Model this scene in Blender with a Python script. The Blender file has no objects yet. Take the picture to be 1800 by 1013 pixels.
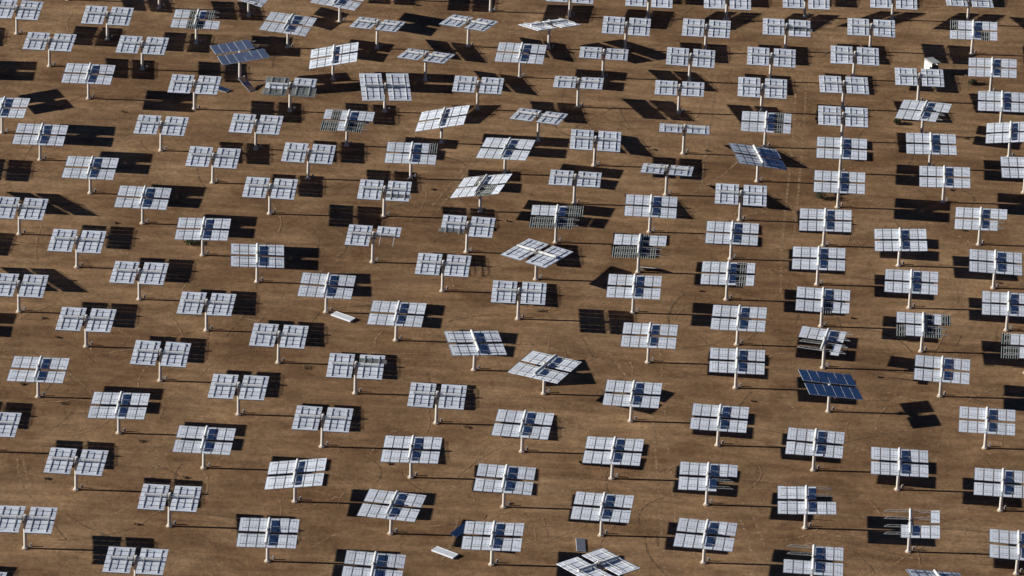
import bpy, bmesh, math, random
from mathutils import Vector, Matrix
random.seed(7)
D2R = math.radians
# ---------------------------------------------------------------- camera, sky, sun
CAM = {'f': 8643.26, 'pitch': 25.6208, 'roll': 2.4155, 'yaw': -0.8741, 'h': 275.599}
SUN_AZ, SUN_EL = 2.174, 18.139
S = bpy.context.scene
C = S.collection
cd = bpy.data.cameras.new("camera")
cd.sensor_width = 36.0
cd.lens = CAM['f'] / 1800.0 * 36.0
cd.clip_start = 5.0
cd.clip_end = 20000.0
cam = bpy.data.objects.new("camera", cd)
C.objects.link(cam)
_p, _y, _r = D2R(CAM['pitch']), D2R(CAM['yaw']), D2R(CAM['roll'])
_fw = Vector((math.sin(_y) * math.cos(_p), math.cos(_y) * math.cos(_p), -math.sin(_p)))
_rt = Vector((math.cos(_y), -math.sin(_y), 0))
_up = _rt.cross(_fw)
_r2 = _rt * math.cos(_r) + _up * math.sin(_r)
_u2 = _up * math.cos(_r) - _rt * math.sin(_r)
_m = Matrix((_r2, _u2, -_fw)).transposed().to_4x4()
_m.translation = Vector((0, 0, CAM['h']))
cam.matrix_world = _m
S.camera = cam

W = bpy.data.worlds.new("World")
S.world = W
W.use_nodes = True
sky = W.node_tree.nodes.new('ShaderNodeTexSky')
sky.sky_type = 'NISHITA'
sky.sun_disc = False
sky.sun_elevation = D2R(SUN_EL)
sky.sun_rotation = D2R(-90 - SUN_AZ)
sky.dust_density = 0.0
sky.air_density = 0.32
sky.ozone_density = 5.0
bg = W.node_tree.nodes['Background']
bg.inputs['Strength'].default_value = 0.05
W.node_tree.links.new(sky.outputs['Color'], bg.inputs['Color'])

sd = bpy.data.lights.new("sun", 'SUN')
sd.energy = 5.0
sd.angle = D2R(0.5)
sd.color = (1.0, 0.93, 0.84)
sun = bpy.data.objects.new("sun", sd)
C.objects.link(sun)
_s = Vector((math.cos(D2R(SUN_EL)) * math.cos(D2R(SUN_AZ)), math.cos(D2R(SUN_EL)) * math.sin(D2R(SUN_AZ)), -math.sin(D2R(SUN_EL))))
sun.rotation_euler = _s.to_track_quat('-Z', 'Y').to_euler()
sun.location = (0, 500, 100)

S.view_settings.view_transform = 'Standard'
S.view_settings.look = 'None'
S.view_settings.exposure = 0.5
S.view_settings.gamma = 1.0
S.view_settings.use_curve_mapping = False
S.render.engine = 'CYCLES'
S.cycles.max_bounces = 5


def unproj(x, y, z=0.0):
    """Point on height z seen at pixel (x, y) of the 1800 x 1013 photograph: used to survey where things stand."""
    d = _fw * CAM['f'] + _r2 * (x - 900) - _u2 * (y - 506.5)
    t = (z - CAM['h']) / d.z
    return Vector((0, 0, CAM['h'])) + d * t


# ---------------------------------------------------------------- materials
def nodes(name):
    m = bpy.data.materials.new(name)
    m.use_nodes = True
    nt = m.node_tree
    return m, nt, nt.nodes['Principled BSDF']


def paint(name, col, rough=0.5, var=0.06, dirt=0.12, dcol=(0.45, 0.33, 0.2), scale=1.3, metal=0.0):
    m, nt, b = nodes(name)
    N, L = nt.nodes, nt.links
    tc = N.new('ShaderNodeTexCoord')
    oi = N.new('ShaderNodeObjectInfo')
    ns = N.new('ShaderNodeTexNoise')
    ns.inputs['Scale'].default_value = scale
    ns.inputs['Detail'].default_value = 6
    add = N.new('ShaderNodeVectorMath')
    add.operation = 'ADD'
    mul = N.new('ShaderNodeMath')
    mul.operation = 'MULTIPLY'
    mul.inputs[1].default_value = 57.0
    L.new(oi.outputs['Random'], mul.inputs[0])
    L.new(tc.outputs['Object'], add.inputs[0])
    L.new(mul.outputs[0], add.inputs[1])
    L.new(add.outputs[0], ns.inputs['Vector'])
    rmp = N.new('ShaderNodeValToRGB')
    rmp.color_ramp.elements[0].position = 0.5
    rmp.color_ramp.elements[0].color = (0, 0, 0, 1)
    rmp.color_ramp.elements[1].position = 0.75
    rmp.color_ramp.elements[1].color = (1, 1, 1, 1)
    L.new(ns.outputs['Fac'], rmp.inputs['Fac'])
    hv = N.new('ShaderNodeHueSaturation')
    hv.inputs['Color'].default_value = (*col, 1)
    mr = N.new('ShaderNodeMapRange')
    mr.inputs['To Min'].default_value = 1 - var
    mr.inputs['To Max'].default_value = 1 + var
    L.new(oi.outputs['Random'], mr.inputs['Value'])
    L.new(mr.outputs[0], hv.inputs['Value'])
    mx = N.new('ShaderNodeMix')
    mx.data_type = 'RGBA'
    dm = N.new('ShaderNodeMath')
    dm.operation = 'MULTIPLY'
    dm.inputs[1].default_value = dirt
    L.new(rmp.outputs['Color'], dm.inputs[0])
    L.new(dm.outputs[0], mx.inputs['Factor'])
    L.new(hv.outputs['Color'], mx.inputs[6])
    mx.inputs[7].default_value = (*dcol, 1)
    L.new(mx.outputs[2], b.inputs['Base Color'])
    b.inputs['Roughness'].default_value = rough
    b.inputs['Metallic'].default_value = metal
    return m


M_BACK = paint('white_painted_steel_back', (0.685, 0.75, 0.845), 0.6, 0.085, 0.12, (0.52, 0.50, 0.46), 0.9)
M_RIM = paint('white_rim', (0.78, 0.78, 0.77), 0.5, 0.03, 0.1)
M_POST = paint('cream_painted_pedestal', (0.58, 0.555, 0.51), 0.85, 0.08, 0.35, (0.45, 0.33, 0.22), 2.0)
M_RUST = paint('rust_streaked_pedestal', (0.62, 0.42, 0.27), 0.7, 0.02, 0.85, (0.36, 0.15, 0.05), 1.6)
M_TUBE = paint('white_tube_paint', (0.62, 0.64, 0.63), 0.85, 0.04, 0.1, (0.5, 0.4, 0.28), 2.0)
M_TRUSS = paint('galvanised_truss', (0.48, 0.50, 0.50), 0.85, 0.05, 0.25, (0.35, 0.3, 0.25), 3.0)
M_DRIVE = paint('weathered_drive_paint', (0.30, 0.29, 0.28), 0.6, 0.1, 0.5, (0.22, 0.13, 0.08), 5.0)
M_CAPW = paint('drive_cover_white', (0.72, 0.71, 0.68), 0.5, 0.04, 0.2)
M_CONC = paint('concrete_footing', (0.42, 0.33, 0.24), 0.9, 0.06, 0.4, (0.35, 0.25, 0.16), 3.0)
M_DARK = paint('dark_mirror_backing', (0.022, 0.034, 0.036), 0.6, 0.15, 0.5, (0.06, 0.065, 0.06), 2.5)
M_DARK.node_tree.nodes['Principled BSDF'].inputs['Specular IOR Level'].default_value = 0.05
M_STRING = paint('pale_grey_stringer', (0.66, 0.70, 0.66), 0.8, 0.06, 0.3, (0.30, 0.28, 0.22), 4.0)
M_GAPSHADE = paint('painted_gap_shade', (0.13, 0.15, 0.19), 0.7, 0.1, 0.3, (0.2, 0.18, 0.15), 3.0)  # dark colour imitating the shade in the gaps between facets
M_SHED = paint('shed_wall_paint', (0.72, 0.70, 0.66), 0.7, 0.0, 0.15)
M_SHEDROOF = paint('shed_roof_sheet', (0.52, 0.56, 0.54), 0.6, 0.0, 0.2)
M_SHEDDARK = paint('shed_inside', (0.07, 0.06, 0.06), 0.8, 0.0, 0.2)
M_TWIG = paint('shrub_twig', (0.12, 0.085, 0.05), 0.9, 0.1, 0.3)


def mirror_mat():
    m, nt, b = nodes('mirror_glass')
    b.inputs['Base Color'].default_value = (0.80, 0.76, 0.74, 1)
    b.inputs['Metallic'].default_value = 1.0
    b.inputs['Roughness'].default_value = 0.06
    N, L = nt.nodes, nt.links
    tc = N.new('ShaderNodeTexCoord')
    ns = N.new('ShaderNodeTexNoise')
    ns.inputs['Scale'].default_value = 1.2
    ns.inputs['Detail'].default_value = 5
    L.new(tc.outputs['Object'], ns.inputs['Vector'])
    mr = N.new('ShaderNodeMapRange')
    mr.inputs['To Min'].default_value = 0.04
    mr.inputs['To Max'].default_value = 0.22
    L.new(ns.outputs['Fac'], mr.inputs['Value'])
    L.new(mr.outputs[0], b.inputs['Roughness'])
    return m


M_MIR = mirror_mat()


M_DUSTY = paint('dusty_mirror_glass', (0.36, 0.42, 0.50), 0.35, 0.1, 0.5, (0.30, 0.27, 0.22), 1.5, 0.6)


M_STREAKY = paint('streaky_mirror_glass', (0.58, 0.68, 0.82), 0.22, 0.12, 0.6, (0.40, 0.40, 0.38), 1.2, 0.88)


def foliage_mat(name, col):
    m, nt, b = nodes(name)
    N, L = nt.nodes, nt.links
    tc = N.new('ShaderNodeTexCoord')
    ns = N.new('ShaderNodeTexNoise')
    ns.inputs['Scale'].default_value = 6
    L.new(tc.outputs['Object'], ns.inputs['Vector'])
    r = N.new('ShaderNodeValToRGB')
    r.color_ramp.elements[0].color = (col[0] * .5, col[1] * .5, col[2] * .5, 1)
    r.color_ramp.elements[1].color = (col[0] * 1.5, col[1] * 1.5, col[2] * 1.5, 1)
    L.new(ns.outputs['Fac'], r.inputs['Fac'])
    L.new(r.outputs['Color'], b.inputs['Base Color'])
    b.inputs['Roughness'].default_value = 0.8
    return m


M_LEAF = foliage_mat('dull_green_leaves', (0.055, 0.065, 0.028))
M_DRY = foliage_mat('dry_brown_tufts', (0.10, 0.07, 0.035))


def ground_mat():
    m, nt, b = nodes('desert_ground')
    N, L = nt.nodes, nt.links
    tc = N.new('ShaderNodeTexCoord')

    def noise(scale, detail, stretch=(1, 1, 1), rough=0.6, dist=0.0):
        mp = N.new('ShaderNodeMapping')
        mp.inputs['Scale'].default_value = stretch
        L.new(tc.outputs['Object'], mp.inputs['Vector'])
        n = N.new('ShaderNodeTexNoise')
        n.inputs['Scale'].default_value = scale
        n.inputs['Detail'].default_value = detail
        n.inputs['Roughness'].default_value = rough
        n.inputs['Distortion'].default_value = dist
        L.new(mp.outputs[0], n.inputs['Vector'])
        return n.outputs['Fac']

    def ramp(src, p0, c0, p1, c1):
        r = N.new('ShaderNodeValToRGB')
        r.color_ramp.elements[0].position = p0
        r.color_ramp.elements[0].color = (*c0, 1)
        r.color_ramp.elements[1].position = p1
        r.color_ramp.elements[1].color = (*c1, 1)
        L.new(src, r.inputs['Fac'])
        return r.outputs['Color']

    def mix(f, a, c, mode='MIX'):
        x = N.new('ShaderNodeMix')
        x.data_type = 'RGBA'
        x.blend_type = mode
        if isinstance(f, float):
            x.inputs['Factor'].default_value = f
        else:
            L.new(f, x.inputs['Factor'])
        L.new(a, x.inputs[6])
        L.new(c, x.inputs[7])
        return x.outputs[2]

    G1, G2 = (0.218, 0.136, 0.077), (0.310, 0.205, 0.120)
    base = ramp(noise(0.020, 5), 0.36, G1, 0.64, G2)
    patch = ramp(noise(0.075, 7, (0.7, 1, 1), 0.6, 1.0), 0.38, (0.80, 0.76, 0.74), 0.62, (1.16, 1.18, 1.19))
    base = mix(1.0, base, patch, 'MULTIPLY')
    mid = ramp(noise(0.25, 8, (0.7, 0.8, 1), 0.62, 0.6), 0.36, (0.74, 0.72, 0.70), 0.66, (1.17, 1.18, 1.17))
    fine = ramp(noise(1.7, 8, (0.95, 0.7, 1), 0.8), 0.33, (0.68, 0.65, 0.63), 0.66, (1.28, 1.29, 1.29))
    grain = ramp(noise(5.0, 4, (1, 0.45, 1), 0.8), 0.3, (0.78, 0.76, 0.74), 0.72, (1.20, 1.21, 1.20))
    streak = ramp(noise(0.9, 6, (0.16, 1.3, 1), 0.7, 1.2), 0.4, (0.88, 0.87, 0.86), 0.62, (1.09, 1.09, 1.08))
    col = mix(1.0, base, mid, 'MULTIPLY')
    col = mix(1.0, col, fine, 'MULTIPLY')
    col = mix(1.0, col, grain, 'MULTIPLY')
    col = mix(1.0, col, streak, 'MULTIPLY')
    # old grader scrapes: broad faint arcs of paler dust that swing round the pedestals
    wv = N.new('ShaderNodeTexWave')
    wv.wave_type = 'RINGS'
    wv.inputs['Scale'].default_value = 0.12
    wv.inputs['Distortion'].default_value = 9
    wv.inputs['Detail'].default_value = 5
    wv.inputs['Detail Scale'].default_value = 0.35
    wv.inputs['Detail Roughness'].default_value = 0.65
    mp = N.new('ShaderNodeMapping')
    mp.inputs['Location'].default_value = (4, -520, 0)
    L.new(tc.outputs['Object'], mp.inputs['Vector'])
    L.new(mp.outputs[0], wv.inputs['Vector'])
    arcs = ramp(wv.outputs['Fac'], 0.1, (0.93, 0.93, 0.92), 0.9, (1.07, 1.07, 1.06))
    col = mix(1.0, col, arcs, 'MULTIPLY')
    L.new(col, b.inputs['Base Color'])
    b.inputs['Roughness'].default_value = 0.95
    b.inputs['Specular IOR Level'].default_value = 0.1
    # relief
    h1 = noise(0.9, 8, (0.8, 0.7, 1), 0.72, 0.5)
    h2 = noise(3.5, 6, (0.7, 1, 1), 0.8)
    a = N.new('ShaderNodeMath')
    a.operation = 'MULTIPLY_ADD'
    a.inputs[1].default_value = 0.30
    L.new(h2, a.inputs[0])
    L.new(h1, a.inputs[2])
    bp = N.new('ShaderNodeBump')
    bp.inputs['Strength'].default_value = 0.6
    bp.inputs['Distance'].default_value = 0.10
    L.new(a.outputs[0], bp.inputs['Height'])
    L.new(bp.outputs[0], b.inputs['Normal'])
    return m


M_GROUND = ground_mat()


def track_mat(name, k):
    m, nt, b = nodes(name)
    N, L = nt.nodes, nt.links
    tc = N.new('ShaderNodeTexCoord')
    n = N.new('ShaderNodeTexNoise')
    n.inputs['Scale'].default_value = 0.7
    n.inputs['Detail'].default_value = 7
    n.inputs['Roughness'].default_value = 0.7
    L.new(tc.outputs['Object'], n.inputs['Vector'])
    r = N.new('ShaderNodeValToRGB')
    r.color_ramp.elements[0].position = 0.35
    r.color_ramp.elements[0].color = (0.17 * k, 0.107 * k, 0.056 * k, 1)
    r.color_ramp.elements[1].position = 0.7
    r.color_ramp.elements[1].color = (0.27 * k, 0.18 * k, 0.10 * k, 1)
    L.new(n.outputs['Fac'], r.inputs['Fac'])
    L.new(r.outputs['Color'], b.inputs['Base Color'])
    b.inputs['Roughness'].default_value = 0.95
    # worn edges and gaps in the rut: transparent where dust has covered it
    n2 = N.new('ShaderNodeTexNoise')
    n2.inputs['Scale'].default_value = 1.7
    n2.inputs['Detail'].default_value = 6
    L.new(tc.outputs['Object'], n2.inputs['Vector'])
    r2 = N.new('ShaderNodeValToRGB')
    r2.color_ramp.elements[0].position = 0.38
    r2.color_ramp.elements[0].color = (0, 0, 0, 1)
    r2.color_ramp.elements[1].position = 0.62
    r2.color_ramp.elements[1].color = (1, 1, 1, 1)
    L.new(n2.outputs['Fac'], r2.inputs['Fac'])
    L.new(r2.outputs['Color'], b.inputs['Alpha'])
    return m


M_TRK_L = track_mat('pale_tyre_rut', 1.6)
M_TRK_D = track_mat('dark_tyre_rut', 0.7)


# ---------------------------------------------------------------- mesh helpers
def mesh(name, build, mats):
    bm = bmesh.new()
    build(bm)
    me = bpy.data.meshes.new(name)
    bm.to_mesh(me)
    bm.free()
    for m in mats:
        me.materials.append(m)
    return me


def box(bm, x0, x1, y0, y1, z0, z1, mi=0, bev=0.0, M=None):
    vs = [bm.verts.new((x, y, z)) for x in (x0, x1) for y in (y0, y1) for z in (z0, z1)]
    F = [(0, 1, 3, 2), (4, 6, 7, 5), (0, 4, 5, 1), (2, 3, 7, 6), (0, 2, 6, 4), (1, 5, 7, 3)]
    fs = []
    for f in F:
        fc = bm.faces.new([vs[i] for i in f])
        fc.material_index = mi
        fs.append(fc)
    if M is not None:
        bmesh.ops.transform(bm, matrix=M, verts=vs)
    if bev:
        es = list({e for f in fs for e in f.edges})
        bmesh.ops.bevel(bm, geom=es, offset=bev, segments=1, affect='EDGES')
    return fs


def rod(bm, a, b, r0, r1=None, n=10, mi=0, smooth=True, cap=True):
    a, b = Vector(a), Vector(b)
    if r1 is None:
        r1 = r0
    d = (b - a).normalized()
    q = d.to_track_quat('Z', 'Y')
    A, B = [], []
    for i in range(n):
        t = 2 * math.pi * i / n
        v = Vector((math.cos(t), math.sin(t), 0))
        A.append(bm.verts.new(a + q @ (v * r0)))
        B.append(bm.verts.new(b + q @ (v * r1)))
    for i in range(n):
        f = bm.faces.new((A[i], A[(i + 1) % n], B[(i + 1) % n], B[i]))
        f.smooth = smooth
        f.material_index = mi
    if cap:   # caps have their own vertices so that the sides keep their true normals
        bm.faces.new([bm.verts.new(v.co) for v in A[::-1]]).material_index = mi
        bm.faces.new([bm.verts.new(v.co) for v in B]).material_index = mi


def link(name, me, parent=None):
    o = bpy.data.objects.new(name, me)
    C.objects.link(o)
    if parent is not None:
        o.parent = parent
    return o


# ---------------------------------------------------------------- the setting
def g_build(bm):
    vs = [bm.verts.new(p) for p in ((-4000, -1500, 0), (4000, -1500, 0), (4000, 9000, 0), (-4000, 9000, 0))]
    bm.faces.new(vs)


ground = link('ground', mesh('ground', g_build, [M_GROUND]))
ground['kind'] = 'structure'

# tyre ruts: lists of photograph-surveyed ground points, width in metres, material
RUTS = [
    ([(1196, 1013), (1189, 930), (1180, 840), (1172, 760), (1166, 690), (1160, 600)], 0.30, 0),
    ([(1169, 1013), (1163, 930), (1156, 840), (1150, 770), (1146, 700)], 0.30, 0),
    ([(1134, 942), (1135, 955), (1143, 980), (1160, 1000), (1182, 1022)], 0.28, 1),
    ([(1155, 940), (1157, 962)], 0.25, 1),
    ([(1022, 592), (1034, 612), (1042, 628)], 0.22, 1),
    ([(1030, 636), (1052, 628)], 0.2, 1),
    ([(1230, 592), (1242, 604)], 0.25, 1),
    ([(1296, 900), (1310, 935), (1322, 975), (1330, 1013)], 0.35, 0),
    ([(1316, 895), (1334, 930), (1347, 975), (1354, 1013)], 0.35, 0),
    ([(1375, 690), (1410, 735), (1470, 775), (1560, 800), (1680, 812)], 0.35, 0),
    ([(1560, 690), (1600, 702), (1650, 712), (1720, 716)], 0.35, 0),
    ([(40, 800), (48, 840), (62, 862), (80, 872)], 0.3, 0),
    ([(30, 800), (36, 845), (52, 872), (76, 884)], 0.3, 0),
    ([(812, 356), (800, 366), (786, 378)], 0.3, 0),
    ([(835, 278), (822, 300), (800, 330), (768, 372)], 0.3, 0),
    ([(826, 275), (812, 298), (792, 324), (760, 362)], 0.3, 0),
    ([(480, 520), (468, 545), (450, 570)], 0.3, 0),
    ([(545, 965), (590, 940), (650, 930), (700, 948)], 0.3, 0),
    ([(200, 905), (240, 880), (262, 840), (300, 790)], 0.3, 0),
    ([(1205, 345), (1235, 330), (1280, 300), (1330, 250)], 0.3, 0),
    ([(1260, 130), (1245, 240), (1232, 330)], 0.35, 0),
    ([(1050, 600), (1085, 640), (1120, 700), (1130, 780)], 0.3, 0),
    ([(1400, 130), (1395, 230), (1385, 330), (1375, 430), (1372, 520)], 0.32, 0),
    ([(1418, 130), (1413, 230), (1404, 330), (1395, 430)], 0.32, 0),
    ([(1480, 905), (1560, 912), (1650, 905), (1740, 880)], 0.3, 0),
    ([(1410, 960), (1460, 945), (1510, 940)], 0.3, 0),
]


def smooth_path(P, n=8):
    out = []
    for i in range(len(P) - 1):
        p0, p1, p2, p3 = P[max(i - 1, 0)], P[i], P[i + 1], P[min(i + 2, len(P) - 1)]
        for k in range(n):
            t = k / n
            out.append(0.5 * ((2 * p1) + (p2 - p0) * t + (2 * p0 - 5 * p1 + 4 * p2 - p3) * t * t + (3 * p1 - p0 - 3 * p2 + p3) * t ** 3))
    out.append(P[-1])
    return out


for k, (pts, w, dk) in enumerate(RUTS):
    P = smooth_path([unproj(*p) for p in pts])

    def rb(bm):
        prev = None
        for i, p in enumerate(P):
            d = (P[min(i + 1, len(P) - 1)] - P[max(i - 1, 0)])
            nrm = Vector((-d.y, d.x, 0)).normalized()
            ww = w * (0.5 + random.uniform(-0.15, 0.15))
            a = bm.verts.new((p.x + nrm.x * ww, p.y + nrm.y * ww, 0.004 + 0.002 * (k % 7)))
            b_ = bm.verts.new((p.x - nrm.x * ww, p.y - nrm.y * ww, 0.004 + 0.002 * (k % 7)))
            if prev:
                bm.faces.new((prev[0], prev[1], b_, a))
            prev = (a, b_)

    o = link('tyre_rut', mesh('tyre_rut', rb, [M_TRK_D if dk else M_TRK_L]))
    o['kind'] = 'structure'

# many faint old scrapes and wheel marks, one sheet just above the ground
def scrapes(bm):
    rnd = random.Random(21)
    for i in range(420):
        px, py = rnd.uniform(0, 1800), rnd.uniform(0, 1013)
        p = unproj(px, py)
        a = rnd.choice([rnd.gauss(0, .35), rnd.gauss(1.5, .5), rnd.uniform(0, 3.14)])
        cur = rnd.gauss(0, 0.05)
        n = rnd.randint(5, 22)
        w = rnd.uniform(0.07, 0.16)
        mi = rnd.choice((0, 0, 1))
        z = 0.019 + 0.00004 * i
        prev = None
        for k in range(n):
            nrm = Vector((-math.sin(a), math.cos(a), 0))
            ww = w * rnd.uniform(.6, 1.1)
            q = (bm.verts.new((p.x + nrm.x * ww, p.y + nrm.y * ww, z)), bm.verts.new((p.x - nrm.x * ww, p.y - nrm.y * ww, z)))
            if prev:
                bm.faces.new((prev[0], prev[1], q[1], q[0])).material_index = mi
            prev = q
            p = p + Vector((math.cos(a), math.sin(a), 0)) * 0.6
            a += cur + rnd.gauss(0, 0.03)


o = link('ground_scrapes', mesh('ground_scrapes', scrapes, [M_TRK_L, M_TRK_D]))
o['kind'] = 'structure'

# ---------------------------------------------------------------- heliostat parts (shared meshes)
HP = 4.047          # height of the torque tube axis
FW = -0.27         # facet backs lie this far below the tube axis when face down
PITCH = 1.1569    # facet spacing along the trusses
FL = 3.10          # facet length along the tube
GAP = 0.66         # slot between the two banks
UC = GAP / 2 + FL / 2
FWD = PITCH - 0.055


def b_facet(bm):
    t = 0.075
    box(bm, -FL / 2, FL / 2, -FWD / 2, FWD / 2, -t, 0, 0, 0.008)
    # gap shade painted in as dark strips along the long sides, two pressed ribs on the back sheet
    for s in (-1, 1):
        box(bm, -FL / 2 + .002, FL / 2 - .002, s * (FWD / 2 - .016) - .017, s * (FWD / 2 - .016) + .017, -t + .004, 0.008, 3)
    for y in (-0.18, 0.18):
        box(bm, -FL / 2 + .12, FL / 2 - .12, y - .02, y + .02, -0.004, 0.010, 0)
    # the mirror glass, inset on the underside
    box(bm, -FL / 2 + .03, FL / 2 - .03, -FWD / 2 + .026, FWD / 2 - .026, -t - 0.006, -t + 0.003, 2)


def b_bare(bm):
    # a facet whose white back sheet has gone: dark mirror backing and four stringers that stick out
    box(bm, -FL / 2, FL / 2, -FWD / 2, FWD / 2, -0.10, -0.085, 0)
    box(bm, -FL / 2 + .04, FL / 2 - .04, -FWD / 2 + .045, FWD / 2 - .045, -0.108, -0.099, 2)
    for i in range(4):
        y = -FWD / 2 + 0.10 + i * (FWD - 0.20) / 3
        box(bm, -FL / 2 - 0.02, FL / 2 + 0.32, y - .032, y + .032, -0.084, -0.03, 1, 0.008)


ME_FACET = mesh('facet', b_facet, [M_BACK, M_RIM, M_MIR, M_GAPSHADE])
ME_FACET_S = mesh('facet', b_facet, [M_BACK, M_RIM, M_STREAKY, M_GAPSHADE])
ME_BARE = mesh('bare_facet', b_bare, [M_DARK, M_STRING, M_MIR])


def b_truss(bm):
    Lh = 3.10
    Lt = 2.62
    zb, zt = FW + 0.045, 0.03
    box(bm, -0.027, 0.027, -Lh, Lh, FW + 0.002, FW + 0.066)
    box(bm, -0.020, 0.020, -Lt, Lt, zt - 0.017, zt + 0.017)
    n = 12
    for i in range(n):
        y0 = -Lt + i * 2 * Lt / n
        y1 = -Lt + (i + 1) * 2 * Lt / n
        za, zc = (zb, zt) if i % 2 == 0 else (zt, zb)
        rod(bm, (0, y0, za), (0, y1, zc), 0.010, n=4, smooth=False)
    for s in (-1, 1):
        rod(bm, (0, s * Lt, zt), (0, s * (Lh - 0.05), zb), 0.022, n=5, smooth=False)


ME_TRUSS = mesh('truss', b_truss, [M_TRUSS])


def b_tube(bm):
    rod(bm, (-2.98, 0, 0), (2.98, 0, 0), 0.178, n=20)
    for x in (-2.83, -0.98, 0.98, 2.83):
        rod(bm, (x - .04, 0, 0), (x + .03, 0, 0), 0.196, n=20)
    rod(bm, (-0.40, 0, 0), (-0.34, 0, 0), 0.21, n=20)
    rod(bm, (0.34, 0, 0), (0.40, 0, 0), 0.21, n=20)


ME_TUBE = mesh('torque_tube', b_tube, [M_TUBE])


def b_drive(bm):
    rod(bm, (-0.30, 0, 0), (0.30, 0, 0), 0.20, n=18)
    rod(bm, (0, 0, -0.62), (0, 0, -0.2), 0.31, 0.28, n=20)
    rod(bm, (0.0, -0.18, 0.02), (0.0, -0.18, 0.02 + 0.24), 0.13, 0.10, n=12)
    rod(bm, (0.18, -0.20, -0.52), (0.55, -0.20, -0.52), 0.09, n=10)
    rod(bm, (-0.10, -0.32, -0.55), (-0.10, -0.26, -0.10), 0.05, n=8)


ME_DRIVE = mesh('drive_unit', b_drive, [M_DRIVE])


def b_cap(bm):
    rod(bm, (0.02, 0.06, 0.20), (0.02, 0.06, 0.36), 0.17, 0.13, n=14)


ME_CAP = mesh('motor_cap', b_cap, [M_CAPW])


def b_post(bm):
    rod(bm, (0, 0, 0.36), (0, 0, HP - 0.60), 0.20, 0.195, n=24, cap=False)
    rod(bm, (0, 0, 0.10), (0, 0, 0.36), 0.27, 0.20, n=24, cap=False)
    rod(bm, (0, 0, HP - 0.66), (0, 0, HP - 0.60), 0.27, n=24)


ME_POST = mesh('pedestal', b_post, [M_POST])
ME_POST_R = mesh('pedestal', b_post, [M_RUST])


def b_foot(bm):
    rod(bm, (0, 0, -0.05), (0, 0, 0.10), 0.42, 0.40, n=28, mi=1)
    rod(bm, (0, 0, 0.10), (0, 0, 0.14), 0.35, n=28)
    for i in range(8):
        t = i * math.pi / 4
        rod(bm, (0.31 * math.cos(t), 0.31 * math.sin(t), 0.13), (0.31 * math.cos(t), 0.31 * math.sin(t), 0.19), 0.025, n=6)


ME_FOOT = mesh('base_flange', b_foot, [M_POST, M_CONC])


def b_ctrl(bm):
    # conduit box on the far side of the foot
    box(bm, -0.13, 0.13, -0.11, 0.11, 0.0, 0.40, 0, 0.02)
    box(bm, -0.06, 0.06, -0.06, 0.06, 0.41, 0.46, 1, 0.01)


ME_CTRL = mesh('control_box', b_ctrl, [M_DRIVE, M_TUBE])


def b_conduit(bm):
    rod(bm, (-0.45, 0, 0.20), (-0.18, 0, 0.20), 0.04, n=6)


ME_COND = mesh('conduit', b_conduit, [M_DRIVE])


def part(name, me, root, loc=(0, 0, 0), rot=(0, 0, 0)):
    o = bpy.data.objects.new(name, me)
    C.objects.link(o)
    o.parent = root
    o.location = loc
    o.rotation_euler = rot
    return o


def heliostat(kind, code, X, Y, th, ta, dh, label, group, rusty=False):
    root = bpy.data.objects.new('heliostat', None)
    C.objects.link(root)
    root.empty_display_size = 1.0
    root.location = (X, Y, 0)
    root.rotation_euler = (D2R(random.gauss(0, 0.35)), D2R(random.gauss(0, 0.35)), D2R(th))
    root['label'] = label
    root['category'] = 'heliostat'
    root['group'] = group
    hp = HP + dh
    ps = part('pedestal', ME_POST_R if rusty else ME_POST, root)
    ps.scale = (1, 1, hp / HP)
    if rusty:
        ps['label'] = 'orange rust streaked pedestal'
    part('base_flange', ME_FOOT, ps)
    # control box always stands on the same compass side of the foot
    v = Matrix.Rotation(-D2R(th), 3, 'Z') @ Vector((0.62, 0.52, 0))
    cb = part('control_box', ME_CTRL, root, v, (0, 0, -D2R(th) + random.uniform(-.2, .2)))
    part('conduit', ME_COND, cb)
    t = D2R(ta)
    R = Matrix.Rotation(t, 3, 'X')
    tb = part('torque_tube', ME_TUBE, root, (0, 0, hp), (t, 0, 0))
    dr = part('drive_unit', ME_DRIVE, root, (0, 0, hp), (0, 0, 0))
    part('motor_cap', ME_CAP, dr)
    for u in (-2.78, -0.98, 0.98, 2.78):
        part('truss', ME_TRUSS, root, Vector((u, 0, hp)), (t, 0, 0))
    banks = code.split('/') if code != '-' else ['111111', '111111']
    if kind == 'A':
        order = ((1, banks[0]), (-1, banks[1]))
    else:
        order = ((-1, banks[0]), (1, banks[1]))
    for s, cs in order:
        for i, ch in enumerate(cs):
            if ch == '0':
                continue
            v = (2.5 - i) * PITCH
            j = Vector((s * UC + random.uniform(-.01, .01), v + random.uniform(-.006, .006), FW))
            p = R @ j + Vector((0, 0, hp))
            k_ = 1.0 if random.random() > 0.05 else 4.0
            cx, cy = random.gauss(0, 0.5) * k_, random.gauss(0, 0.3) * k_
            if ch == 'x':
                o = part('bare_facet', ME_BARE, root, p, (t, 0, 0 if s > 0 else 0))
                if s < 0:
                    o.rotation_euler = (-t, 0, math.pi) if abs(math.sin(t)) < 1 else (t, 0, math.pi)
                    mm = R @ Matrix.Rotation(math.pi, 3, 'Z')
                    o.rotation_euler = mm.to_euler()
                o['label'] = 'dark facet with its white back sheet gone and stringers bare'
            else:
                mm = R @ Matrix.Rotation(D2R(cx), 3, 'X') @ Matrix.Rotation(D2R(cy), 3, 'Y')
                part('facet', ME_FACET_S if (ta > 150 and dh == 0) else ME_FACET, root, p, mm.to_euler())
    return root


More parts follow.
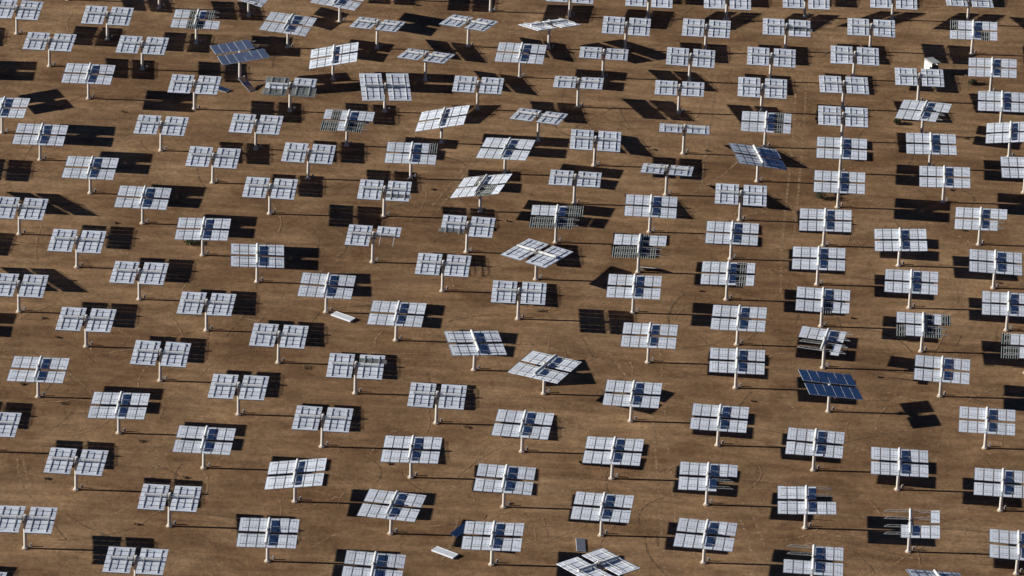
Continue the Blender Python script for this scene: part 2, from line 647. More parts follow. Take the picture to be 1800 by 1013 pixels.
# kind (A tube pointing away, B tube across), facet code, x, y, azimuth, tilt, height change, label, rusty
HELIOSTATS = [
    ('B', '-', -82.641, 651.046, -0.62, 0.68, 0, 'face down heliostat, tube lying crosswise, 2 percent across, 1 percent down', 0),
    ('B', '-', -69.530, 650.453, -0.40, -0.69, 0, 'face down heliostat, tube lying crosswise, 10 percent across, 2 percent down', 0),
    ('A', '11x1x0/11xx11', -56.740, 650.594, 89.25, -0.68, 0, 'heliostat with tube pointing away, 4 dark facets, 1 missing, 19 percent across, 3 percent down', 0),
    ('B', '-', -76.592, 639.820, -0.42, -1.65, 0, 'face down heliostat, tube lying crosswise, 5 percent across, 7 percent down', 0),
    ('B', '-', -63.477, 640.223, -0.47, -1.96, 0, 'face down heliostat, tube lying crosswise, 14 percent across, 7 percent down', 0),
    ('A', '011111/111111', -49.457, 638.257, 110.56, 176.25, 0, 'face up blue mirrored heliostat with one facet missing, 23 percent across, 9 percent down', 0),
    ('A', '-', -69.855, 629.088, 89.79, -0.02, 0, 'face down heliostat, tube pointing away, 9 percent across, 12 percent down', 0),
    ('B', '-', -54.850, 627.163, -0.56, -1.09, 0, 'face down heliostat, tube lying crosswise, 19 percent across, 14 percent down', 0),
    ('A', '-', -80.301, 615.965, 89.20, -2.14, 0, 'face down heliostat, tube pointing away, 0 percent across, 18 percent down', 0),
    ('A', '-', -74.045, 607.595, 90.20, -0.66, 0, 'face down heliostat, tube pointing away, 4 percent across, 23 percent down', 0),
    ('B', '-', -58.096, 612.576, -0.69, -1.06, 0, 'face down heliostat, tube lying crosswise, 16 percent across, 21 percent down', 0),
    ('B', '-', -45.264, 614.581, -1.32, -1.45, 0, 'face down heliostat, tube lying crosswise, 25 percent across, 21 percent down', 0),
    ('B', '-', -63.298, 663.127, 2.17, -2.33, 0, 'heliostat just outside the top edge of the photo, 16 percent across', 0),
    ('B', '-', -76.804, 664.726, -2.53, -4.47, 0, 'heliostat just outside the top edge of the photo, 7 percent across', 0),
    ('A', '-', -50.132, 661.784, 72.59, 6.58, 0, 'face down heliostat, panel swung aslant, 24 percent across, 0 percent down', 0),
    ('A', '-', -36.803, 661.318, 74.54, 2.04, 0, 'face down heliostat, panel swung aslant, 33 percent across, 0 percent down', 0),
    ('A', '-', -43.574, 650.614, 80.16, 1.65, 0, 'face down heliostat, panel swung aslant, 28 percent across, 4 percent down', 0),
    ('B', '-', -30.822, 652.018, -9.57, -9.76, 0, 'face down heliostat, crosswise tube, panel swung aslant, 37 percent across, 4 percent down', 0),
    ('B', '-', -17.802, 654.325, -15.75, -10.26, 0, 'face down heliostat, crosswise tube, panel swung aslant, 46 percent across, 4 percent down', 0),
    ('B', '-', -15.086, 667.977, 4.07, 3.27, 0, 'face down heliostat, tube lying crosswise, 48 percent across, 0 percent down', 0),
    ('A', '-', -36.372, 639.822, 91.25, -12.52, 0, 'sunlit tilted heliostat, tube pointing away, 33 percent across, 9 percent down', 0),
    ('B', '-', -23.336, 641.284, -11.82, -10.67, 0, 'face down heliostat, crosswise tube, panel swung aslant, 42 percent across, 9 percent down', 0),
    ('B', 'xx11xx/111xxx', -41.598, 628.041, -1.48, -1.85, 0, 'heliostat with crosswise tube, 7 dark facets, 28 percent across, 15 percent down', 0),
    ('B', '-', -28.439, 629.424, 7.81, 10.33, 0, 'face down heliostat, crosswise tube, panel swung aslant, 38 percent across, 15 percent down', 0),
    ('B', '-', -15.558, 631.804, -1.56, -3.90, 0, 'face down heliostat, tube lying crosswise, 47 percent across, 14 percent down', 0),
    ('A', '1x1111/xx1xx0', -32.966, 617.217, 87.41, -1.12, 0, 'heliostat with tube pointing away, 5 dark facets, 1 missing, 34 percent across, 21 percent down', 0),
    ('A', '-', -20.044, 619.615, 85.06, -13.84, 0, 'sunlit tilted heliostat, tube pointing away, 43 percent across, 20 percent down', 0),
    ('A', '-', -10.970, 610.364, 80.24, -4.02, 0, 'face down heliostat, panel swung aslant, 49 percent across, 25 percent down', 0),
    ('B', '-', -3.455, 667.468, -1.32, 2.72, 0, 'face down heliostat, tube lying crosswise, 56 percent across, 0 percent down', 0),
    ('B', '-', 8.044, 668.337, 0.14, 11.55, 0, 'face down heliostat, tube lying crosswise, 63 percent across, 0 percent down', 0),
    ('B', '-', 19.504, 669.016, 0.45, 11.08, 0, 'face down heliostat, tube lying crosswise, 71 percent across, 0 percent down', 0),
    ('B', '-', -6.203, 655.012, 26.38, -14.10, 0, 'diamond shaped heliostat seen cornerwise, 54 percent across, 4 percent down', 0),
    ('B', '-', 4.860, 655.823, -1.71, -0.97, 0, 'face down heliostat, tube lying crosswise, 61 percent across, 4 percent down', 0),
    ('B', '-', 16.448, 656.448, -2.04, -1.30, 0, 'face down heliostat, tube lying crosswise, 69 percent across, 5 percent down', 0),
    ('A', '-', -10.017, 643.980, 86.61, -0.86, 0, 'face down heliostat, tube pointing away, 51 percent across, 9 percent down', 0),
    ('B', '-', 1.783, 645.255, -1.45, -9.27, 0, 'face down heliostat, crosswise tube, tipped shallow, 59 percent across, 9 percent down', 0),
    ('B', '-', 14.103, 645.340, -1.61, -1.37, 0, 'face down heliostat, tube lying crosswise, 67 percent across, 10 percent down', 0),
    ('B', '-', 25.651, 646.907, -1.70, -1.20, 0, 'face down heliostat, tube lying crosswise, 75 percent across, 10 percent down', 0),
    ('B', '-', 24.262, 635.617, -1.47, 0.07, 0, 'face down heliostat, tube lying crosswise, 74 percent across, 15 percent down', 0),
    ('B', '-', -1.530, 634.390, -1.67, -10.03, 0, 'face down heliostat, crosswise tube, tipped shallow, 57 percent across, 14 percent down', 0),
    ('B', '-', 12.640, 633.999, -1.36, -6.14, 0, 'face down heliostat, crosswise tube, tipped shallow, 66 percent across, 15 percent down', 0),
    ('B', '-', -6.777, 621.948, -10.95, -10.47, 0, 'face down heliostat, crosswise tube, panel swung aslant, 53 percent across, 20 percent down', 0),
    ('B', '-', 13.337, 620.060, -1.05, -14.20, 0, 'face down heliostat, crosswise tube, tipped shallow, 67 percent across, 22 percent down', 0),
    ('B', '-', 1.151, 614.612, -0.96, -0.63, 0, 'face down heliostat, tube lying crosswise, 58 percent across, 24 percent down', 0),
    ('A', '1111x1/1111x1', 24.607, 623.586, 87.72, -0.50, 0, 'heliostat with tube pointing away, 2 dark facets, 75 percent across, 21 percent down', 0),
    ('B', '-', 31.114, 671.545, 0.98, 18.56, 0, 'face down heliostat, tube lying crosswise, 79 percent across, 0 percent down', 0),
    ('B', '-', 44.013, 672.199, -0.55, 12.33, 0, 'face down heliostat, tube lying crosswise, 87 percent across, 0 percent down', 0),
    ('B', '-', 55.097, 671.771, -0.47, -8.78, 0, 'face down heliostat, crosswise tube, tipped shallow, 95 percent across, 0 percent down', 0),
    ('B', '-', 67.052, 675.562, 0.00, 0.00, 0, 'face down heliostat, tube lying crosswise, 100 percent across, 0 percent down', 0),
    ('B', '111111/111x11', 28.021, 658.173, -1.13, -2.26, 0, 'heliostat with crosswise tube, 1 dark facet, 77 percent across, 4 percent down', 0),
    ('B', '-', 40.343, 659.655, -1.78, -1.58, 0, 'face down heliostat, tube lying crosswise, 85 percent across, 4 percent down', 0),
    ('A', 'x11111/1111x1', 55.147, 660.502, 86.88, -1.57, 0, 'heliostat with tube pointing away, 2 dark facets, 95 percent across, 5 percent down', 0),
    ('B', '-', 37.603, 648.947, -1.44, -1.42, 0, 'face down heliostat, tube lying crosswise, 83 percent across, 9 percent down', 0),
    ('B', '-', 46.600, 642.139, -0.99, -1.53, 0, 'face down heliostat, tube lying crosswise, 90 percent across, 13 percent down', 0),
    ('A', '-', 57.142, 646.872, 86.27, -2.25, 0, 'face down heliostat, tube pointing away, 97 percent across, 11 percent down', 0),
    ('B', '-', 35.790, 638.106, -0.11, -2.74, 0, 'face down heliostat, tube lying crosswise, 82 percent across, 14 percent down', 0),
    ('A', '-', 57.885, 634.837, 86.81, -1.88, 0, 'face down heliostat, tube pointing away, 98 percent across, 17 percent down', 0),
    ('A', '111111/111110', 46.626, 630.164, 77.98, -2.44, 0, 'heliostat with tube pointing away, 1 missing, 90 percent across, 19 percent down', 0),
    ('B', '-', 35.343, 626.951, -1.36, -0.78, 0, 'face down heliostat, tube lying crosswise, 82 percent across, 20 percent down', 0),
    ('A', '-', 47.225, 618.979, 88.51, -1.32, 0, 'face down heliostat, tube pointing away, 91 percent across, 25 percent down', 0),
    ('A', '-', 34.837, 616.002, 87.79, -1.14, 0, 'face down heliostat, tube pointing away, 82 percent across, 25 percent down', 0),
    ('A', '-', 58.477, 624.254, 85.69, -6.87, 0, 'face down heliostat, tube pointing away, 99 percent across, 23 percent down', 0),
    ('B', '-', -50.135, 602.825, -0.60, -1.14, 0, 'face down heliostat, tube lying crosswise, 21 percent across, 27 percent down', 0),
    ('A', '-', -66.106, 597.557, 89.29, -0.65, 0, 'face down heliostat, tube pointing away, 9 percent across, 29 percent down', 0),
    ('A', '-', -58.192, 588.819, 89.28, 0.05, 0, 'face down heliostat, tube pointing away, 14 percent across, 34 percent down', 0),
    ('B', '-', -73.909, 583.650, -0.08, -1.07, 0, 'face down heliostat, tube lying crosswise, 2 percent across, 36 percent down', 0),
    ('A', '-', -49.422, 579.928, 90.62, -0.88, 0, 'face down heliostat, tube pointing away, 20 percent across, 39 percent down', 0),
    ('B', '-', -65.271, 574.484, -0.41, -0.76, 0, 'face down heliostat, tube lying crosswise, 8 percent across, 41 percent down', 0),
    ('B', '-', -56.290, 565.859, -0.81, -1.64, 0, 'face down heliostat, tube lying crosswise, 14 percent across, 47 percent down', 0),
    ('A', '-', -41.718, 572.681, 94.61, 1.18, 0, 'face down heliostat, tube pointing away, 25 percent across, 44 percent down', 0),
    ('B', '-', -71.095, 560.553, 0.24, -1.79, 0, 'face down heliostat, tube lying crosswise, 2 percent across, 49 percent down', 0),
    ('B', '-', -37.461, 605.655, -1.23, -1.30, 0, 'face down heliostat, tube lying crosswise, 30 percent across, 26 percent down', 0),
    ('A', '11111x/111111', -23.648, 607.359, 89.44, -0.81, 0, 'heliostat with tube pointing away, 1 dark facet, 40 percent across, 26 percent down', 0),
    ('B', '-', -41.732, 593.792, -0.86, -1.40, 0, 'face down heliostat, tube lying crosswise, 26 percent across, 32 percent down', 0),
    ('B', '111111/1111x1', -26.561, 594.818, -0.77, -1.57, 0, 'heliostat with crosswise tube, 1 dark facet, 38 percent across, 33 percent down', 0),
    ('A', '11x111/111xx1', -13.835, 597.838, 76.49, -13.77, 0, 'heliostat with tube pointing away, 3 dark facets, 47 percent across, 32 percent down', 0),
    ('B', '111111/111000', -27.222, 580.354, -1.68, -2.32, 0, 'heliostat with crosswise tube, 3 missing, 36 percent across, 41 percent down', 0),
    ('B', '1111x0/111111', -15.098, 584.826, -1.92, -1.92, 0, 'heliostat with crosswise tube, 1 dark facet, 1 missing, 46 percent across, 39 percent down', 0),
    ('B', '-', -17.712, 572.644, -1.55, -1.69, 0, 'face down heliostat, tube lying crosswise, 43 percent across, 46 percent down', 0),
    ('A', '-', -32.240, 564.780, 88.07, -0.04, 0, 'face down heliostat, tube pointing away, 32 percent across, 49 percent down', 0),
    ('B', '-', -1.324, 601.708, -1.69, -7.82, 0, 'face down heliostat, crosswise tube, tipped shallow, 56 percent across, 31 percent down', 0),
    ('B', '-', 11.032, 606.058, -3.67, -13.24, 0, 'face down heliostat, crosswise tube, tipped shallow, 65 percent across, 29 percent down', 0),
    ('A', '-', 23.462, 611.918, 101.88, 11.50, 0, 'face down heliostat, panel swung aslant, 74 percent across, 27 percent down', 0),
    ('B', '-', 20.937, 599.023, -1.50, -1.15, 0, 'face down heliostat, tube lying crosswise, 72 percent across, 33 percent down', 0),
    ('A', '-', 8.902, 593.886, 88.37, -0.47, 0, 'face down heliostat, tube pointing away, 64 percent across, 35 percent down', 0),
    ('A', '1111xx/xxxxx0', -3.469, 589.169, 88.04, -1.01, 0, 'heliostat with tube pointing away, 7 dark facets, 1 missing, 54 percent across, 37 percent down', 0),
    ('A', '-', 19.668, 586.657, 87.56, -0.73, 0, 'face down heliostat, tube pointing away, 72 percent across, 40 percent down', 0),
    ('A', '111x11/xxxxx0', 7.523, 581.264, 87.38, -1.49, 0, 'heliostat with tube pointing away, 6 dark facets, 1 missing, 62 percent across, 42 percent down', 0),
    ('B', '-', -5.749, 577.573, -30.90, -1.92, 0, 'diamond shaped heliostat seen cornerwise, 52 percent across, 44 percent down', 0),
    ('A', '1111x1/1111x1', 19.029, 574.244, 87.43, -2.02, 0, 'heliostat with tube pointing away, 2 dark facets, 71 percent across, 47 percent down', 0),
    ('A', '-', 6.967, 568.970, 87.96, -1.22, 0, 'face down heliostat, tube pointing away, 62 percent across, 49 percent down', 0),
    ('A', '-', 34.238, 604.699, 87.46, -1.22, 0, 'face down heliostat, tube pointing away, 82 percent across, 31 percent down', 0),
    ('A', '-', 48.603, 608.018, 87.59, -1.43, 0, 'face down heliostat, tube pointing away, 92 percent across, 30 percent down', 0),
    ('A', '-', 59.847, 612.463, 88.72, -2.24, 0, 'face down heliostat, tube pointing away, 100 percent across, 29 percent down', 0),
    ('A', '-', 32.013, 592.191, 87.79, -2.40, 0, 'face down heliostat, tube pointing away, 81 percent across, 38 percent down', 0),
    ('A', '111111/111110', 52.793, 594.959, 85.52, -1.77, 0, 'heliostat with tube pointing away, 1 missing, 96 percent across, 38 percent down', 0),
    ('A', '-', 41.811, 587.115, 89.05, -3.27, 0, 'face down heliostat, tube pointing away, 88 percent across, 41 percent down', 0),
    ('A', '-', 30.917, 580.132, 87.64, -1.52, 0, 'face down heliostat, tube pointing away, 80 percent across, 44 percent down', 0),
    ('A', '-', 53.990, 581.659, 86.86, 0.26, 0, 'face down heliostat, tube pointing away, 97 percent across, 45 percent down', 0),
    ('A', '-', 42.730, 574.439, 86.79, -0.80, 0, 'face down heliostat, tube pointing away, 89 percent across, 49 percent down', 0),
    ('B', '-', -46.945, 557.814, -1.07, -1.71, 0, 'face down heliostat, tube lying crosswise, 20 percent across, 52 percent down', 0),
    ('B', '-', -61.515, 551.597, -0.70, -0.88, 0, 'face down heliostat, tube lying crosswise, 8 percent across, 55 percent down', 0),
    ('B', '-', -51.370, 543.156, -0.59, -1.34, 0, 'face down heliostat, tube lying crosswise, 16 percent across, 61 percent down', 0),
    ('A', '-', -65.812, 537.128, 89.25, -0.95, 0, 'face down heliostat, tube pointing away, 4 percent across, 64 percent down', 0),
    ('A', '-', -54.975, 528.579, 89.47, -1.23, 0, 'face down heliostat, tube pointing away, 12 percent across, 70 percent down', 0),
    ('B', '-', -40.967, 535.084, -1.11, -1.48, 0, 'face down heliostat, tube lying crosswise, 23 percent across, 67 percent down', 0),
    ('B', '-', -69.813, 522.124, -0.20, -1.88, 0, 'face down heliostat, tube lying crosswise, 0 percent across, 73 percent down', 0),
    ('B', '-', -37.203, 549.718, -1.09, -1.89, 0, 'face down heliostat, tube lying crosswise, 27 percent across, 58 percent down', 0),
    ('A', '-', -22.905, 557.641, 87.12, -1.38, 0, 'face down heliostat, tube pointing away, 39 percent across, 54 percent down', 0),
    ('B', '111111/1x1111', -27.114, 542.297, -0.42, -1.15, 0, 'heliostat with crosswise tube, 1 dark facet, 35 percent across, 63 percent down', 0),
    ('A', '-', -12.712, 550.356, 101.50, 1.12, 0, 'face down heliostat, panel swung aslant, 46 percent across, 59 percent down', 0),
    ('B', '-', -16.741, 535.315, -1.30, -1.57, 0, 'face down heliostat, tube lying crosswise, 43 percent across, 68 percent down', 0),
    ('B', '-', -30.216, 527.659, -1.54, -1.81, 0, 'face down heliostat, tube lying crosswise, 32 percent across, 72 percent down', 0),
    ('B', '-', -7.698, 565.526, -0.61, -1.27, 0, 'face down heliostat, tube lying crosswise, 51 percent across, 50 percent down', 0),
    ('A', '-', 9.041, 554.903, 87.12, -1.37, 0, 'face down heliostat, tube pointing away, 63 percent across, 58 percent down', 0),
    ('A', '-', 20.306, 561.213, 86.62, -1.60, 0, 'face down heliostat, tube pointing away, 72 percent across, 55 percent down', 0),
    ('A', '-', 20.024, 548.929, 88.47, -0.48, 0, 'face down heliostat, tube pointing away, 72 percent across, 62 percent down', 0),
    ('A', '-', -3.812, 544.685, 65.07, -1.41, 0, 'face down heliostat, panel swung aslant, 53 percent across, 63 percent down', 0),
    ('A', '-', 7.049, 538.439, 86.17, -1.62, 0, 'face down heliostat, tube pointing away, 62 percent across, 68 percent down', 0),
    ('A', '-', 17.717, 533.100, 86.32, -0.99, 0, 'face down heliostat, tube pointing away, 70 percent across, 72 percent down', 0),
    ('A', '-', -6.019, 528.914, 84.80, -0.28, 0, 'face down heliostat, tube pointing away, 51 percent across, 73 percent down', 0),
    ('A', '111111/111x11', 31.149, 567.701, 87.11, 0.14, 0, 'heliostat with tube pointing away, 1 dark facet, 80 percent across, 52 percent down', 0),
    ('A', '-', 54.993, 569.162, 86.49, -1.36, 0, 'face down heliostat, tube pointing away, 99 percent across, 52 percent down', 0),
    ('A', '111x1x/x11xx0', 43.736, 561.802, 87.50, -0.64, 0, 'heliostat with tube pointing away, 5 dark facets, 1 missing, 90 percent across, 56 percent down', 0),
    ('A', '111110/000010', 31.102, 555.740, 79.72, 0.78, 0, 'heliostat with tube pointing away, 6 missing, 81 percent across, 59 percent down', 0),
    ('A', '-', 31.482, 543.684, 101.08, 189.27, -0.6, 'face up heliostat, deep blue mirrors showing, 81 percent across, 66 percent down', 0),
    ('A', '-', 45.577, 549.397, 85.80, 0.78, 0, 'face down heliostat, tube pointing away, 92 percent across, 64 percent down', 0),
    ('A', 'x11111/xx1111', 56.786, 557.130, 85.59, -1.69, 0, 'heliostat with tube pointing away, 3 dark facets, 100 percent across, 60 percent down', 0),
    ('A', '-', 50.457, 535.870, 86.18, -0.25, 0, 'face down heliostat, tube pointing away, 96 percent across, 73 percent down', 0),
    ('B', '-', -58.466, 513.597, -1.05, -2.22, 0, 'face down heliostat, tube lying crosswise, 7 percent across, 80 percent down', 0),
    ('A', '-', -43.945, 520.649, 88.46, -0.70, 0, 'face down heliostat, tube pointing away, 20 percent across, 76 percent down', 0),
    ('B', '-', -46.631, 505.690, -0.42, -2.50, 0, 'face down heliostat, tube lying crosswise, 17 percent across, 86 percent down', 0),
    ('B', '-', -62.670, 498.650, 0.08, -1.89, 0, 'face down heliostat, tube lying crosswise, 2 percent across, 90 percent down', 0),
    ('B', '-', -49.004, 490.172, -0.35, -3.19, 0, 'face down heliostat, tube lying crosswise, 13 percent across, 97 percent down', 0),
    ('A', '-', -34.530, 498.387, 90.39, -0.67, 0, 'face down heliostat, tube pointing away, 26 percent across, 92 percent down', 0),
    ('B', '-', -66.757, 482.841, -1.63, -1.06, 0, 'face down heliostat, tube lying crosswise, 0 percent across, 100 percent down', 0),
    ('A', '-', -32.450, 513.273, 89.01, -8.20, 0, 'sunlit tilted heliostat, tube pointing away, 29 percent across, 82 percent down', 0),
    ('A', '-', -19.099, 520.850, 88.08, -1.21, 0, 'face down heliostat, tube pointing away, 40 percent across, 78 percent down', 0),
    ('A', '-', -7.743, 514.510, 86.85, 0.20, 0, 'face down heliostat, tube pointing away, 49 percent across, 83 percent down', 0),
    ('A', '-', -20.713, 506.534, 81.06, -1.05, 0, 'face down heliostat, tube pointing away, 38 percent across, 87 percent down', 0),
    ('A', '-', -8.639, 500.255, 88.04, -1.64, 0, 'face down heliostat, tube pointing away, 48 percent across, 93 percent down', 0),
    ('A', '-', -21.923, 491.447, 88.05, 1.25, 0, 'face down heliostat, tube pointing away, 36 percent across, 98 percent down', 0),
    ('A', '-', 4.962, 523.074, 85.90, -1.78, 0, 'face down heliostat, tube pointing away, 60 percent across, 78 percent down', 0),
    ('A', '111111/111100', 16.323, 517.617, 87.85, -0.45, 0, 'heliostat with tube pointing away, 2 missing, 69 percent across, 82 percent down', 0),
    ('A', '-', 3.918, 508.664, 85.42, -0.63, 0, 'face down heliostat, tube pointing away, 59 percent across, 88 percent down', 0),
    ('A', '-', 15.960, 503.222, 84.33, -0.55, 0, 'face down heliostat, tube pointing away, 69 percent across, 92 percent down', 0),
    ('B', '-', 3.664, 494.328, 39.65, -3.84, 0, 'diamond shaped heliostat seen cornerwise, 58 percent across, 98 percent down', 0),
    ('A', '-', 29.281, 527.787, 85.86, 0.55, 0, 'face down heliostat, tube pointing away, 80 percent across, 76 percent down', 0),
    ('A', '-', 39.304, 523.855, 88.00, 0.02, 0, 'face down heliostat, tube pointing away, 88 percent across, 80 percent down', 0),
    ('A', '-', 51.452, 519.774, 86.01, -0.80, 0, 'face down heliostat, tube pointing away, 98 percent across, 83 percent down', 0),
    ('A', '111100/111111', 27.996, 512.924, 89.36, -1.60, 0, 'heliostat with tube pointing away, 2 missing, 79 percent across, 86 percent down', 0),
    ('A', '000001/001111', 40.035, 508.378, 87.57, -1.93, 0, 'heliostat with tube pointing away, 7 missing, 89 percent across, 90 percent down', 0),
    ('A', '000111/111111', 28.437, 498.317, 87.70, 0.50, 0, 'heliostat with tube pointing away, 3 missing, 79 percent across, 97 percent down', 0),
    ('A', '-', 52.448, 504.293, 86.95, 0.86, 0, 'face down heliostat, tube pointing away, 100 percent across, 94 percent down', 0),
    ('A', '-', 43.268, 493.908, 109.42, 11.76, 0, 'face down heliostat, panel swung aslant, 92 percent across, 100 percent down', 0),
    ('B', '-', -99.123, 649.263, -0.14, -1.96, 0, 'heliostat just outside the left edge of the photo, 1 percent down', 0),
    ('A', '-', -94.032, 637.143, 93.94, -4.50, 0, 'heliostat just outside the left edge of the photo, 7 percent down', 0),
    ('A', '-', -87.049, 626.871, 115.95, 2.80, 0, 'heliostat just outside the left edge of the photo, 13 percent down', 0),
    ('B', '-', -89.752, 603.322, -1.10, -0.80, 0, 'heliostat just outside the left edge of the photo, 24 percent down', 0),
    ('B', '-', -82.197, 593.237, 0.77, -16.93, 0, 'heliostat just outside the left edge of the photo, 30 percent down', 0),
    ('B', '-', -89.482, 579.992, -1.80, 0.01, 0, 'heliostat just outside the left edge of the photo, 37 percent down', 0),
    ('B', '-', -80.479, 569.925, 1.95, -14.13, 0, 'heliostat just outside the left edge of the photo, 43 percent down', 0),
    ('A', '-', -87.020, 556.154, 89.88, -4.11, 0, 'heliostat just outside the left edge of the photo, 51 percent down', 0),
    ('B', '-', -81.031, 531.495, -1.24, -0.80, 0, 'heliostat just outside the left edge of the photo, 66 percent down', 0),
    ('B', '-', -78.399, 490.245, -0.44, 2.50, 0, 'heliostat just outside the left edge of the photo, 95 percent down', 0),
    ('B', '-', -29.355, 670.691, 0.00, 0.00, 0, 'heliostat just outside the top edge of the photo, 39 percent across', 0),
    ('B', '-', -41.106, 671.865, 0.00, 0.00, 0, 'heliostat just outside the top edge of the photo, 31 percent across', 0),
    ('B', '-', 1.910, 677.326, 0.00, 0.00, 0, 'heliostat just outside the top edge of the photo, 59 percent across', 0),
    ('B', '-', 11.035, 677.590, 0.00, 0.00, 0, 'heliostat just outside the top edge of the photo, 65 percent across', 0),
    ('B', '-', 24.152, 679.254, 0.00, 0.00, 0, 'heliostat just outside the top edge of the photo, 74 percent across', 0),
    ('B', '-', 33.489, 680.439, 0.00, 0.00, 0, 'heliostat just outside the top edge of the photo, 80 percent across', 0),
    ('B', '-', 46.266, 682.172, 0.00, 0.00, 0, 'heliostat just outside the top edge of the photo, 89 percent across', 0),
]
for k, c, x, y, th, ta, dh, lab, ru in HELIOSTATS:
    heliostat(k, c, x, y, th, ta, dh, lab, 'heliostats standing across the desert field', bool(ru))


# ---------------------------------------------------------------- fallen facets lying on the ground
def b_fallen(bm):
    b_facet(bm)


def b_fallen_thick(bm):
    box(bm, -FL / 2, FL / 2, -FWD / 2, FWD / 2, -0.16, 0, 0, 0.01)
    box(bm, -FL / 2 + .03, FL / 2 - .03, -FWD / 2 + .03, FWD / 2 - .03, -0.165, -0.155, 2)
    for s in (-1, 1):
        box(bm, -FL / 2 + .01, FL / 2 - .01, s * (FWD / 2 - .05) - .02, s * (FWD / 2 - .05) + .02, -0.004, 0.03, 1)


ME_FALLD = mesh('fallen_facet', b_facet, [M_BACK, M_RIM, M_DUSTY, M_RIM])
ME_FALLT = mesh('fallen_facet', b_fallen_thick, [M_BACK, M_RIM, M_MIR])


def fallen(px, py, deg, label, up=True, tilt=(0, 0), z=0.0, thick=False):
    """px,py: pixel of the middle; deg: long axis; up: white back upward."""
    o = link('fallen_facet', ME_FALLT if thick else (ME_FACET if (up or 'blue mirror' in label) else ME_FALLD))
    h = z + (0.19 if thick else 0.09)
    p = unproj(px, py, h)
    M = Matrix.Rotation(D2R(deg), 3, 'Z') @ Matrix.Rotation(D2R(tilt[0]), 3, 'Y') @ Matrix.Rotation(D2R(tilt[1]), 3, 'X')
    if not up:
        M = M @ Matrix.Rotation(math.pi, 3, 'X')
        p.z -= 0.075
    o.location = p
    o.rotation_euler = M.to_euler()
    o['label'] = label
    o['category'] = 'fallen mirror facet'
    o['group'] = 'mirror facets fallen on the ground'


fallen(603, 556, -33, 'thick white fallen facet, back up, beside a pedestal foot left of centre', True, (0, 3), 0.05, True)
fallen(782, 970.5, -33, 'thin white fallen facet lying alone on open ground near the bottom', True, (0, 2), 0.04, True)
fallen(1021, 957.5, 93, 'small blue grey fallen facet, mirror up, behind the diamond shaped panel', False, (0, 4), 0.04)
fallen(434, 148, -52, 'blue mirror facet leaning at the foot of the face up heliostat', False, (17, 0), 0.45)
fallen(387, 155, -35, 'blue mirror facet on the ground peeking out behind a panel near the top left', False, (0, 4), 0.05)
fallen(809, 932, 62, 'deep blue mirror facet propped in shadow beside a panel at the bottom', False, (0, 8), 0.10)
fallen(1141, 470.5, -4, 'dark facet propped beside the foot of a half stripped heliostat', False, (0, -26), 0.27)


# ---------------------------------------------------------------- the small shed
def shed():
    root = link('storage_shed', None)
    p = unproj(1636.5, 126.0)
    root.location = p
    root.rotation_euler = (0, 0, D2R(-60))
    root['label'] = 'small white shed with a pale grey roof standing behind a heliostat'
    root['category'] = 'shed'
    LX, LY, H = 0.98, 0.60, 1.60

    def w(bm):
        t = 0.06
        box(bm, -LX, LX, -LY, -LY + t, 0, H)
        box(bm, -LX, LX, LY - t, LY, 0, H)
        box(bm, -LX, -LX + t, -LY + t + .002, LY - t - .002, 0, H)
        box(bm, LX - t, LX, -LY + t + .002, LY - t - .002, 0, 0.5)

    part('wall', mesh('wall', w, [M_SHED]), root)

    def r(bm):
        box(bm, -LX - .12, LX + .12, -LY - .12, LY + .12, H + .01, H + .09, 0, 0.01,
            Matrix.Translation((0, 0, 0.06)) @ Matrix.Rotation(D2R(-4), 4, 'X'))
        for i in range(7):
            x = -LX + i * 2 * LX / 6
            box(bm, x - .02, x + .02, -LY - .1, LY + .1, H + .085, H + .11, 0, 0,
                Matrix.Translation((0, 0, 0.06)) @ Matrix.Rotation(D2R(-4), 4, 'X'))

    part('roof', mesh('roof', r, [M_SHEDROOF]), root)

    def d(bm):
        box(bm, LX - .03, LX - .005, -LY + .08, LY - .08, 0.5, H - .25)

    part('door', mesh('door', d, [M_SHEDDARK]), root)


shed()


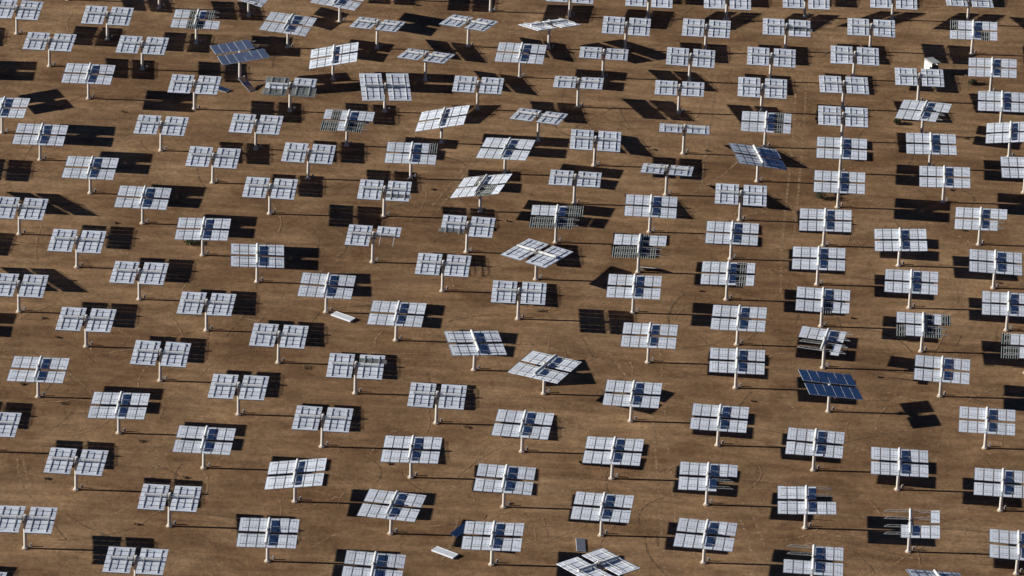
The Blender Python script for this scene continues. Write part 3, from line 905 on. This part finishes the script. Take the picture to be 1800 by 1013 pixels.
# ---------------------------------------------------------------- shrubs and dry tufts
def shrub(px, py, r, h, label, dry=False, seed=0):
    rnd = random.Random(seed)
    root = link('dry_tuft' if dry else 'desert_shrub', None)
    root.location = unproj(px, py)
    root['label'] = label
    root['category'] = 'dry tuft' if dry else 'shrub'
    root['group'] = 'dry tufts scattered on the ground' if dry else 'green desert shrubs'

    def leaves(bm):
        n = 90 if dry else 700
        lobes = [(rnd.uniform(-.5, .5) * r, rnd.uniform(-.5, .5) * r, rnd.uniform(.3, .62) * h, rnd.uniform(.35, .6)) for _ in range(7)]
        for _ in range(n):
            lx, ly, lz, lr = rnd.choice(lobes)
            d = Vector((rnd.gauss(0, 1), rnd.gauss(0, 1), rnd.gauss(0, 1))).normalized() * (rnd.random() ** 0.4)
            c = Vector((lx + d.x * r * lr, ly + d.y * r * lr, max(.03, lz + d.z * h * lr)))
            s = rnd.uniform(.04, .10) * (1 if not dry else 0.8)
            a = Vector((rnd.gauss(0, 1), rnd.gauss(0, 1), rnd.gauss(0, 1))).normalized() * s
            b_ = Vector((rnd.gauss(0, 1), rnd.gauss(0, 1), rnd.gauss(0, 1))).normalized() * s
            bm.faces.new([bm.verts.new(c - a), bm.verts.new(c + b_), bm.verts.new(c + a), bm.verts.new(c - b_)])

    def twigs(bm):
        for _ in range(6 if dry else 16):
            t = rnd.uniform(0, 6.28)
            e = Vector((math.cos(t) * r * .7, math.sin(t) * r * .7, h * rnd.uniform(.4, .9)))
            rod(bm, (0, 0, -.02), e, 0.03, 0.008, n=5)

    part('foliage', mesh('foliage', leaves, [M_DRY if dry else M_LEAF]), root)
    part('stem', mesh('stem', twigs, [M_TWIG]), root)


shrub(1444, 349, 1.05, 1.25, 'round green shrub just left of a pedestal foot at right of centre', seed=1)
shrub(1709, 148, 0.85, 0.7, 'low green shrub below a heliostat near the top right', seed=2)
shrub(1577, 217, 0.75, 0.7, 'low green shrub under the left corner of a tilted panel, upper right', seed=3)
shrub(337, 426.5, 1.3, 0.6, 'wide dark shrub under a face down panel on the left', seed=4)
TUFTS = [(538, 647, .9), (1134, 497, .35), (950, 547, .55), (1148, 264, .45), (820, 752, .5), (250, 777, .6), (82, 842, .4), (240, 922, .45), (112, 710, .5),
         (100, 594, .4), (78, 560, .5), (760, 334, .4), (893, 390, .35), (1545, 664, .35), (1694, 406, .35), (1697, 244, .45), (1242, 266, .3),
         (685, 816, .4), (1020, 814, .3), (895, 886, .4), (216, 197, .25), (1672, 335, .3), (40, 676, .5), (1232, 513, .3), (733, 10, .4), (325, 840, .4), (1498, 560, .3), (205, 393, .3), (1322, 706, .3), (1755, 498, .5)]
for i, (x, y, r) in enumerate(TUFTS):
    shrub(x, y, r, 0.22, 'small dark dry tuft on bare ground, %d percent across and %d percent down the photo' % (round(x / 18), round(y / 10.13)), True, 50 + i)
